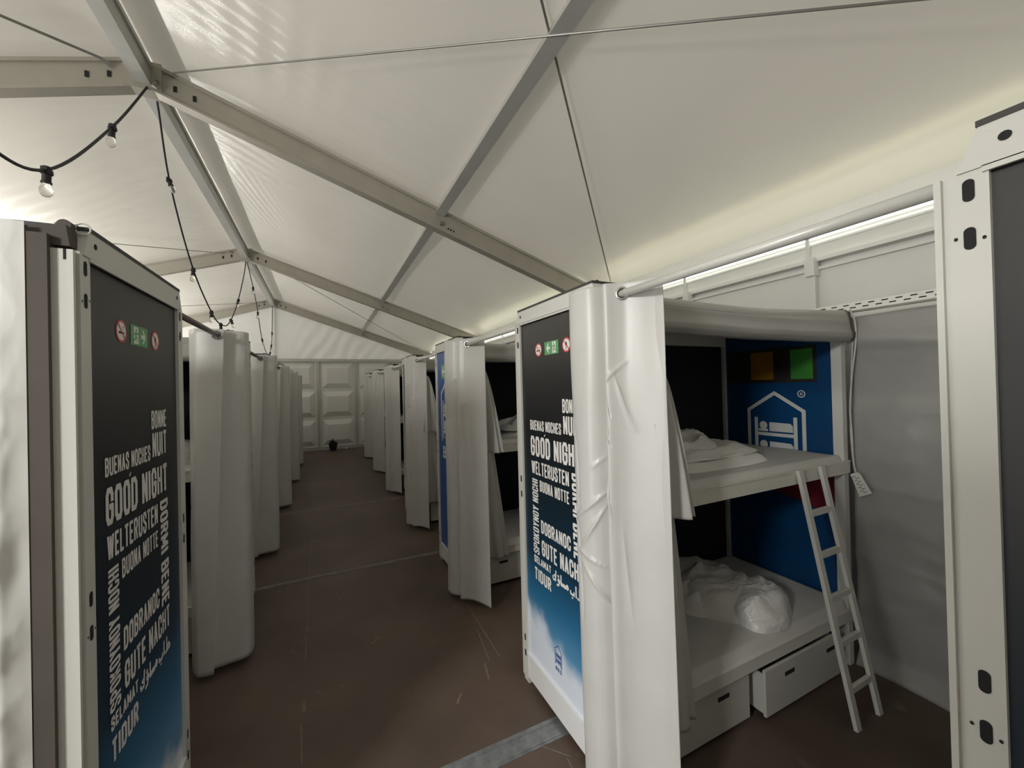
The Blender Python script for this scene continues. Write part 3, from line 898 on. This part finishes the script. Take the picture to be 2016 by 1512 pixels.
        for hd in hs:
            h = MB()
            h.box(X(hd-0.045), X(hd+0.045), yo-0.0015, yo+0.004, 0.205, 0.228)
            h.build('handle_slot', 'dark', dr)
    if cover:
        finish_cover(root, X)
        return root
    # rolled-up front cover
    b = MB()
    prof = [(0.018, 2.375), (-0.022, 2.378), (-0.046, 2.355), (-0.056, 2.30), (-0.058, 2.262), (-0.064, 2.240), (-0.072, 2.218), (-0.070, 2.190), (-0.050, 2.168), (-0.020, 2.162), (0.008, 2.170), (0.020, 2.20), (0.022, 2.30)]
    npf = len(prof)
    def roll(u, v):
        d = 0.052+u*(D-0.075)
        k = v*npf; i = int(k) % npf; f = k-int(k)
        y = prof[i][0]*(1-f)+prof[(i+1) % npf][0]*f; z = prof[i][1]*(1-f)+prof[(i+1) % npf][1]*f
        sag = -0.028*math.sin(math.pi*min(1, u*1.0))*(0.4+0.6*(z > 2.3)) - 0.03*(1-u)*(z > 2.3)
        wob = 0.006*nz(d*3, z*9, y*9)
        return (X(d), y+wob, z+sag+wob)
    b.grid(roll, 60, npf*3)
    rc = b.build('rolled_cover', 'inner_tarp', root, smooth=True, fix=True)
    if sx > 0 and kind == 'night':
        b = MB()
        s = [(q[0]-0.004 if q[0] < 0 else q[0], q[1]) for q in prof[1:9]]
        for k in range(len(s)-1):
            b.face([(X(D-0.06), s[k][0]-0.003, s[k][1]), (X(D-0.035), s[k][0]-0.003, s[k][1]), (X(D-0.035), s[k+1][0]-0.003, s[k+1][1]), (X(D-0.06), s[k+1][0]-0.003, s[k+1][1])])
        b.build('strap', 'strip', rc, fix=False)
        b = MB()
        b.tube(catmull([(X(D-0.04), -0.052, 2.376), (X(D-0.012), -0.066, 2.30), (X(D-0.012), -0.068, 2.16), (X(D-0.03), -0.05, 1.95), (X(D-0.045), -0.04, 1.72), (X(D-0.02), -0.035, 1.56), (X(D-0.012), -0.035, 1.37), (X(D-0.032), -0.055, 1.295)], 40), 0.0055, 8)
        b.tube(catmull([(X(D-0.01), -0.05, 2.16), (X(D-0.012), -0.035, 1.9), (X(D-0.025), -0.03, 1.6), (X(D-0.004), -0.028, 1.37)], 24), 0.004, 8)
        b.build('pull_cord', 'cord_white', rc, smooth=True)
    return root

XR, XL = 1.158, -0.622
PITCH = 2.085
R0 = 1.445
proto = {}
def bunk(sx, kind, cover, y, label, rz=0.0, x=None, dz=0.0):
    key = (sx, kind, cover)
    if key not in proto:
        o = proto[key] = make_bunk(sx, kind, cover)
    else:
        o = copy_tree(proto[key])
    o.location = (x if x is not None else (XR if sx > 0 else XL), y, dz)
    o.rotation_euler = (0, 0, rz)
    o['label'] = label
    o['category'] = 'bunk bed'
    o['group'] = 'bunk bed cabins on the right of the aisle' if sx > 0 else 'bunk bed cabins on the left of the aisle'
    return o
ordr = ['second', 'third', 'fourth', 'fifth', 'sixth']
bunk(1, 'night', False, R0, 'white metal bunk bed cabin with good night panel, bedding and ladder in view')
bunk(1, 'night', False, R0-2.004, 'bunk bed cabin at the right edge with slotted post and dark panel')
bunk(1, 'blue', False, R0+PITCH, 'bunk bed cabin with blue house emblem panel half hidden behind a grey curtain')
for k in range(2, 6):
    bunk(1, 'night' if k % 2 == 0 else 'blue', False, R0+PITCH*k, 'bunk bed cabin on the right of the aisle, %s one past the open bunk' % ordr[k-2])
bunk(-1, 'night', True, 1.53, 'bunk bed cabin at the left with good night panel and crumpled silver cover', rz=-0.010, dz=0.012)
for k in range(1, 6):
    bunk(-1, 'night' if k % 2 == 1 else 'blue', False, 1.55+PITCH*k, 'bunk bed cabin on the left of the aisle, %s one past the silver covered cabin' % (['first']+ordr)[k-1])

# ------------------------------------------------------------------ bedding and ladder of the open bunk
def lump(mb, cx, cy, z0, lx, ly, h, seed, ex=2.6, rag=0.02, rot=0.0, nu=70, nv=50, mi=0, fold=0.02):
    ca, sa = math.cos(rot), math.sin(rot)
    def fn(u, v):
        # full closed blanket-like blob: v 0..1 from the rim over the top
        t = 2*math.pi*u
        r = math.sin(v*math.pi/2)
        c, s = math.cos(t), math.sin(t)
        q = (abs(c)**ex+abs(s)**ex)**(-1/ex)
        x = c*q*r*lx/2; y = s*q*r*ly/2
        zz = h*(max(0, 1-r**3.2))**0.62
        n1 = nz(x*7+seed, y*7, zz*9); n2 = noise.ridged_multi_fractal(Vector((x*3.2+seed, y*5.5+zz*6, seed)), 0.8, 2.0, 4, 0.9, 2.0)-1.0
        k = rag*n1
        zz = zz + (0.4*rag*n1 + fold*n2)*min(1, zz/(h*0.35))
        x *= 1+k*1.6; y *= 1+k*1.6
        return (cx+x*ca-y*sa, cy+x*sa+y*ca, z0+max(0.0, zz))
    mb.grid(fn, nu, nv, mi)
def duvets(yb, xb, lab_up, lab_low, grp):
    b = MB()
    lump(b, 0, 0, 0, 0.98, 0.62, 0.085, 3.1, 4.2, 0.03, fold=0.018)
    lump(b, -0.02, 0.02, 0.055, 0.92, 0.56, 0.075, 5.1, 4.0, 0.04, fold=0.02)
    lump(b, -0.08, 0.06, 0.09, 0.72, 0.50, 0.105, 8.3, 2.6, 0.06, rot=0.15, fold=0.03)
    u = b.build('folded_duvet', 'duvet', None, smooth=True, fix=True)
    u.location = (xb+1.04, yb+0.44, 1.40)
    tag(u, lab_up, 'duvet', grp)
    t = thing('rolled_duvet', lab_low, 'duvet', (xb+1.30, yb+0.40, 0.422), 0.0, grp)
    b = MB()
    lump(b, -0.05, 0.12, 0, 0.60, 0.72, 0.19, 11.3, 2.5, 0.045, rot=0.22, fold=0.028, nu=110, nv=70)
    lump(b, -0.16, 0.18, 0.0, 0.52, 0.60, 0.15, 13.3, 2.4, 0.05, rot=0.1, fold=0.028)
    b.build('duvet_body', 'duvet', t, smooth=True)
    b = MB()
    lump(b, 0.06, -0.20, 0.0, 0.50, 0.34, 0.185, 17.7, 2.2, 0.06, rot=0.30, fold=0.03, nu=110, nv=70)
    p = b.build('plastic_wrap', 'plastic', t, smooth=True)
    p['label'] = 'crinkled clear plastic wrap end'
duvets(R0, XR, 'white folded duvet in a rumpled stack on the upper bunk with the ladder', 'white rolled duvet with crinkled plastic end on the lower bunk beside ladder', 'white duvets on the bunks')
duvets(R0+PITCH, XR, 'white folded duvet on the upper bunk behind the good night panel', 'white duvet on the lower bunk behind the good night panel', 'white duvets on the bunks')
b = MB()
lump(b, 0, 0, 0, 0.8, 0.6, 0.17, 4.4, 2.6, 0.05, fold=0.03)
o = b.build('folded_duvet', 'duvet', None, smooth=True)
o.location = (XL-0.62, 1.55+PITCH+0.45, 1.40)
tag(o, 'white duvet glimpsed on a left upper bunk between the silver covered cabin and first curtain', 'duvet', 'white duvets on the bunks')

def ladder(x0, yb, label):
    t = thing('ladder', label, 'ladder', (x0, yb, 0))
    tilt = (R0-0.022-yb)
    hgt = 1.37
    for s in (0, 1):
        b = MB()
        x = s*0.235
        b.beam((x, 0, 0), (x, tilt, hgt), 0.042, 0.022, up=(0, 1, 0.2))
        b.build('rail', 'ladder', t, bevel=0.002)
    for k in range(5):
        b = MB()
        z = 0.19+0.232*k; y = tilt*z/hgt
        b.box(0.015, 0.22, y-0.011, y+0.011, z-0.017, z+0.017)
        b.build('rung', 'ladder', t, bevel=0.002)
    return t
ladder(2.595, 1.165, 'white wooden ladder leaning on the upper bunk rail')

# hang tag on the cord
t = thing('hang_tag', 'small cream hang tag tied to the cord at the bunk corner', 'tag', (3.165, 1.395, 1.29))
b = MB()
b.prism([(0, .028, -.012), (0, -.012, .012), (0, -.030, 0.0), (0, -.088, -.112), (0, -.022, -.150), (0, .018, -.03)], (0.003, 0, 0))
b.build('card', 'tag', t)
b = MB()
for k in range(5):
    zc = -0.025-k*0.021; yc = -0.004-k*0.010
    b.tube(catmull([(-0.001, yc+0.016, zc-.004), (-0.001, yc+0.005, zc+0.006), (-0.001, yc-0.005, zc-0.006), (-0.001, yc-0.018, zc+0.004)], 10), 0.0018, 5)
b.build('printed_marks', 'wire', t)

# grey tarpaulin closing the alcove, perforated cable tray above
b = MB()
def at(u, v):
    y = R0-0.012-u*1.045; z = 0.0+v*2.335
    r = noise.ridged_multi_fractal(Vector((y*1.2, z*2.4, 9.1)), 0.9, 2.1, 4, 0.9, 2.0)
    fold = 0.03*math.exp(-((z-2.18+0.1*abs(y-1.4))/0.05)**2)
    hem = 0.05*max(0, 0.12-z)/0.12
    fold += 0.012*math.exp(-abs(z-1.19-0.05*(y-1))/0.010) + 0.010*math.exp(-abs(z-0.70-0.10*(y-1))/0.014) + 0.010*math.exp(-abs(z-1.72+0.06*(y-1))/0.012)
    return (XR+D+0.055-0.035*r*0.5-fold-hem+0.012*nz(y*3, z*3, 2), y, z+0.02*nz(y*2, 0, 0)*(v > 0.97))
b.grid(at, 70, 110)
tag(b.build('tarpaulin', 'inner_tarp', None, smooth=True, fix=False, thick=0.003), 'grey tarpaulin sheet hanging as end wall beside the ladder', 'tarpaulin')
t = thing('cable_tray', 'white perforated metal cable tray above the grey tarpaulin', 'cable tray', (XR+D+0.05, 0, 2.375))
b = MB()
b.box(-0.055, -0.05, -0.3, 1.62, -0.0, 0.05)
b.box(-0.055, -0.03, -0.3, 1.62, -0.004, 0.0)
b.build('channel', 'eave', t)
b = MB()
for k in range(27):
    y = -0.22+k*0.068
    b.box(-0.0565, -0.0545, y, y+0.032, 0.031, 0.038); b.box(-0.0565, -0.0545, y+0.03, y+0.062, 0.011, 0.018)
b.build('perforation', 'dark', t)
b = MB(); b.box(-0.057, -0.03, -0.3, 1.62, -0.016, -0.005)
b.build('bottom_edge', 'wire', t)

# ------------------------------------------------------------------ curtain rods and curtains
def rod(x, y0, y1, z, label, mat, grp):
    t = thing('curtain_rod', label, 'curtain rod', (x, y0, z), 0, grp)
    b = MB(); b.tube([(0, 0, 0), (0, y1-y0, 0)], 0.0165, 16)
    b.build('tube', mat, t, smooth=True)
    b = MB()
    for y in (y1-y0-0.008,):
        b.tube([(0, y, 0), (0, y+0.008, 0)], 0.026, 16)
    b.build('flange', mat, t)
ZR = 2.312
for k in range(0, 6):
    y1 = R0+PITCH*k; y0 = (R0-2.004+W) if k == 0 else R0+PITCH*(k-1)+W
    rod(XR+0.022, y0, y1, ZR, ['thick pale curtain rod above the open bunk alcove', 'pale curtain rod behind the right good night panel', 'pale curtain rod past the blue emblem cabin'][k] if k < 3 else 'short pale curtain rod on the right near the far gable', 'rod', None if k < 3 else 'far right curtain rods')
for k in range(1, 6):
    y1 = 1.55+PITCH*k; y0 = y1-PITCH+W-(0.02 if k == 1 else 0)
    rod(XL-0.022, y0, y1, ZR+0.012, ['dark plum curtain rod leaving the left good night cabin', 'dark curtain rod past the first left curtain'][k-1] if k < 3 else 'short dark curtain rod on the left near the far gable', 'rod_dark', None if k < 3 else 'far left curtain rods')

def fold_lines(u, z, lines):
    w = 0.0
    for (u0, a0, u1, a1, wd, am) in lines:
        # u is stretched so both axes are roughly metres along the cloth
        px, py, qx, qy = u0*1.1, a0, u1*1.1, a1
        dx, dy = qx-px, qy-py
        L2 = dx*dx+dy*dy
        t = ((u*1.1-px)*dx+(z-py)*dy)/L2
        if t < -0.15 or t > 1.15: continue
        d = abs((u*1.1-px)*dy-(z-py)*dx)/math.sqrt(L2)
        if d > wd*5: continue
        w += am*math.exp(-d/wd)*max(0.0, math.sin(math.pi*min(1, max(0, (t+0.15)/1.3))))
    return w
def sheet(mb, top, bot, z0, z1, n=120, rows=70, amp=0.006, seed=0.0, hem=0.0, pw=1.0, crease=0.0, mi=0, zb=None, lines=()):
    A = catmull(top, n); B = catmull(bot, n)
    base = len(mb.v)
    for r in range(rows+1):
        v = r/rows
        for i in range(n+1):
            f = (1-v)**pw
            p = A[i].lerp(B[i], f)
            a_ = (A[min(i+1, n)]-A[max(i-1, 0)]).lerp(B[min(i+1, n)]-B[max(i-1, 0)], f)
            nn = Vector((-a_.y, a_.x)); nn = nn.normalized() if nn.length > 1e-6 else nn
            lo = zb(i/n) if zb else z0
            z = lo+(z1-lo)*v
            w = amp*nz(i/n*7+seed, z*2.3, seed*1.7)
            if lines:
                w += fold_lines(i/n, z, lines)
            if crease:
                w += crease*(noise.ridged_multi_fractal(Vector((i/n*3.2+seed+z*1.5, z*2.0-i/n*2.0, seed)), 0.9, 2.1, 3, 0.9, 2.0)-1.0)*max(0, math.sin(math.pi*min(1, max(0, (1.75-z)/1.5))))
            q = p+nn*w
            mb.v.append((q.x, q.y, z))
    for r in range(rows):
        for i in range(n):
            a = base+r*(n+1)+i
            mb.f.append((a, a+1, a+n+2, a+n+1)); mb.m.append(mi)

def right_curtain(k, label, near):
    yf = R0+PITCH*k
    t = thing('curtain', label, 'curtain', (XR, yf, 0), 0, 'right aisle curtains' if k > 2 else None)
    near_top = [(-.010,.248),(-.016,.222),(-.020,.212),(-.055,.185),(-.080,.14),(-.088,.085),(-.080,.035),(-.052,.0),(-.010,-.022),(-.004,-.035),(-.034,-.050),(-.040,-.058),(-.030,-.070),(.0,-.088),(.030,-.115),(.062,-.165),(.088,-.215),(.102,-.242),(.105,-.255),(.098,-.235),(.085,-.19),(.075,-.15)]
    near_bot = [(-.03,.175),(-.034,.15),(-.038,.135),(-.065,.115),(-.094,.085),(-.102,.035),(-.094,-.012),(-.068,-.044),(-.030,-.062),(-.024,-.072),(-.052,-.085),(-.058,-.093),(-.046,-.105),(-.015,-.122),(.015,-.148),(.05,-.195),(.08,-.245),(.096,-.275),(.100,-.288),(.094,-.265),(.083,-.21),(.075,-.16)]
    if near:
        top, bot = near_top, near_bot
        ztop, zbot = 2.36, 0.03
    else:
        w = 1.30+0.12*math.sin(k*2.1)
        stretch = lambda P: [(x*(1.18+0.1*math.sin(k*1.3)) if x < 0 else x, y*(w if y < 0 else 1.0+0.12*math.sin(k*1.7))) for x, y in P]
        top, bot = stretch(near_top), stretch([(x-0.01, y) for x, y in near_bot])
        ztop, zbot = 2.365, 0.05
    b = MB()
    LN = ()
    if near:
        LN = [(.20, 1.70, .215, 1.38, .006, .012), (.215, 1.38, .19, 1.32, .005, .012), (.185, 1.29, .36, 1.44, .006, -.016), (.36, 1.38, .22, 1.16, .006, -.013), (.215, 1.165, .37, 1.11, .005, -.012),
              (.24, 1.11, .38, .94, .006, -.014), (.19, 1.31, .215, 1.17, .006, .013), (.21, 1.16, .22, .86, .006, .012), (.17, 1.46, .21, 1.39, .004, .008), (.30, 1.55, .37, 1.60, .006, -.008),
              (.51, 1.92, .655, 2.01, .006, -.009), (.60, 1.95, .685, 1.74, .012, -.011), (.50, 1.90, .49, 1.70, .010, .014), (.49, 1.70, .57, 1.65, .004, .012), (.52, 1.86, .57, 1.78, .006, .010), (.50, 1.80, .55, 1.70, .006, .010),
              (.50, 1.62, .53, 1.42, .010, .010), (.55, 1.35, .46, 1.52, .010, -.008), (.47, .98, .50, .74, .007, .016), (.62, 1.30, .66, .9, .02, -.008)]
    else:
        LN = [(.25, 1.95, .45, 2.06, .010, -.008), (.15, 1.60, .42, 1.68, .010, .008), (.45, 1.75, .70, 1.80, .012, -.008), (.2, 1.36, .62, 1.36, .006, .005), (.2, .9, .45, 1.0, .012, .008), (.55, 1.7, .58, 1.2, .02, .008)]
    sheet(b, [Vector(p) for p in top], [Vector(p) for p in bot], zbot, ztop, 260 if near else 180, 300 if near else 120, 0.005, k*3.3+1.0, crease=0.0, lines=LN)
    b.build('drape', 'curtain', t, smooth=True, fix=False, thick=0.003)
    # eyelet where the rod threads the fabric
    e = MB()
    ex, ey, nv = (0.022, -.108, (-0.67, -0.74, 0.0)) if near else (0.022, -.108*w, (-0.55, -0.83, 0))
    nn = Vector(nv).normalized()
    e.torus(Vector((ex, ey, ZR))+nn*0.007, nv, 0.0245, 0.005, 28, 10)
    ho = nn.cross(Vector((0, 0, 1)))
    e.face([Vector((ex, ey, ZR))+nn*0.0055+(ho*math.cos(q*0.5236)+Vector((0, 0, 1))*math.sin(q*0.5236))*0.022 for q in range(12)], 1)
    e.build('eyelet', ['chrome', 'dark'], t, smooth=True, fix=False)
    if k < 3:
        # inner end of the cloth: one corner turned up over the alcove edge, the rest hanging behind
        b = MB()
        tp = [(0.125, -.20), (0.125, -.19), (0.13, -.185), (0.135, -.185), (0.14, -.19), (0.145, -.195), (0.15, -.20)]
        bt = [(0.125, -.235), (0.135, -.20), (0.16, -.165), (0.20, -.20), (0.25, -.245), (0.275, -.20), (0.295, -.225)]
        if not near:
            bt = [(0.06, -.28), (0.11, -.22), (0.17, -.20), (0.20, -.26), (0.24, -.31), (0.26, -.27), (0.29, -.30)]
        sheet(b, [Vector(p) for p in tp], [Vector(p) for p in bt], 1.335, 1.97 if near else 2.1, 60, 50, 0.004, 4.0+k, pw=0.65)
        fl = b.build('turned_corner', 'satin', t, smooth=True, fix=False, thick=0.003)
        b = MB()
        tp = [(0.08, -.22), (0.11, -.17), (0.14, -.15), (0.16, -.17), (0.18, -.15)]
        bt = [(0.10, -.15), (0.17, -.085), (0.24, -.075), (0.29, -.12), (0.34, -.125), (0.37, -.08), (0.41, -.10)]
        tp = [(0.08+0.016*i, -.22+0.02*(i % 2)+0.01*i) for i in range(7)]
        sheet(b, [Vector(p) for p in tp], [Vector(p) for p in bt], 0.32, 1.75, 70, 60, 0.005, 6.0+k, pw=0.85)
        b.build('inner_drape', 'satin', t, smooth=True, fix=False, thick=0.003)
    return t
right_curtain(0, 'wide creased grey vinyl curtain bunched beside the open bunk, large metal eyelet on top', True)
right_curtain(1, 'grey curtain covering most of the blue emblem panel', False)
right_curtain(2, 'grey curtain hanging just past the blue emblem cabin', False)
for k in range(3, 6):
    right_curtain(k, ['grey curtain fourth from the camera in the right aisle row', 'grey curtain fifth from the camera in the right aisle row', 'grey curtain last in the right aisle row beside the back wall'][k-3], False)

lc_top = [(-.20,-.22),(-.165,-.29),(-.15,-.315),(-.135,-.325),(-.06,-.335),(.010,-.332),(.016,-.328),(.010,-.31),(.004,-.285),(.012,-.268),(.06,-.255),(.105,-.235),(.128,-.20),(.132,-.13),(.105,-.02),(.06,.10),(.03,.22),(.02,.30)]
lc_bot = [(-.21,-.25),(-.18,-.32),(-.165,-.34),(-.15,-.35),(-.11,-.36),(-.075,-.36),(-.07,-.356),(-.078,-.34),(-.085,-.31),(-.075,-.295),(.0,-.28),(.08,-.265),(.118,-.23),(.128,-.15),(.11,-.02),(.07,.10),(.035,.22),(.025,.30)]
t = thing('curtain', 'grey curtain added outside the frame, left of the camera, to shade the open alcove', 'curtain', (XL, -0.8, 0))
b = MB()  # unseen drape added to keep lamp light off the open alcove
sheet(b, [Vector((0.03*math.sin(i*1.3), -0.62+0.1*i)) for i in range(18)], [Vector((0.04*math.sin(i*1.3), -0.62+0.1*i)) for i in range(18)], 0.05, 2.39, 60, 20, 0.004, 3.0)
b.build('drape', 'curtain', t, smooth=True, fix=False, thick=0.003)
for k in range(1, 6):
    yf = 1.55+PITCH*k
    lab = ['grey curtain nearest on the left, just behind the left good night panel', 'grey curtain second in the left aisle row', 'grey curtain third in the left aisle row', 'grey curtain fourth in the left aisle row', 'grey curtain last in the left aisle row by the back wall'][k-1]
    t = thing('curtain', lab, 'curtain', (XL, yf, 0), 0, 'left aisle curtains')
    b = MB()
    j = 0.012*math.sin(k*1.9) if k > 1 else 0
    sheet(b, [Vector((p[0]+j, p[1])) for p in lc_top], [Vector((p[0]+j*1.5, p[1])) for p in lc_bot], 0.05, 2.365, 200, 80, 0.004, 20+k*2.2, lines=[(.0, 1.15, .45, 1.155, .006, .004), (.1, .8, .3, .9, .012, .006)])
    b.build('drape', 'curtain', t, smooth=True, fix=False, thick=0.003)
    e = MB(); e.torus((-0.022, -.343, ZR+0.012), (0.1, -1, 0), 0.027, 0.006, 28, 10)
    e.build('eyelet', 'chrome', t, smooth=True)

# ------------------------------------------------------------------ far end odds and ends
t = thing('potted_plant', 'small dark purple potted plant on the floor by the back wall', 'plant', (0.27, 14.12, 0))
b = MB(); b.lathe((0, 0, 0), [(0.0, 0.0), (0.09, 0.0), (0.13, 0.20), (0.14, 0.20), (0.14, 0.225), (0.12, 0.225), (0.10, 0.19), (0.0, 0.19)], 18)
b.build('pot', 'pot', t)
b = MB()
for k in range(26):
    a = random.uniform(0, 6.28); r = random.uniform(0.02, 0.17); h = random.uniform(0.24, 0.34)+(0.08 if k == 0 else 0)
    p = [(0.03*math.cos(a), 0.03*math.sin(a), 0.18), (r*.6*math.cos(a), r*.6*math.sin(a), h*.85), (r*math.cos(a), r*math.sin(a), h)]
    b.tube(catmull(p, 6), [0.008, 0.014, 0.020, 0.022, 0.018, 0.010, 0.002], 6)
b.build('foliage', 'leaf', t, smooth=True)
b = MB(); b.tube([(0, 0, 0), (0, 0, 0.05), (0.0, 0, 0.06)], [0.03, 0.032, 0.012], 12)
o = b.build('cup', 'white_print', None, smooth=True); o.location = (0.66, 14.2, 0)
tag(o, 'tiny white cup on the floor right of the potted plant', 'cup')
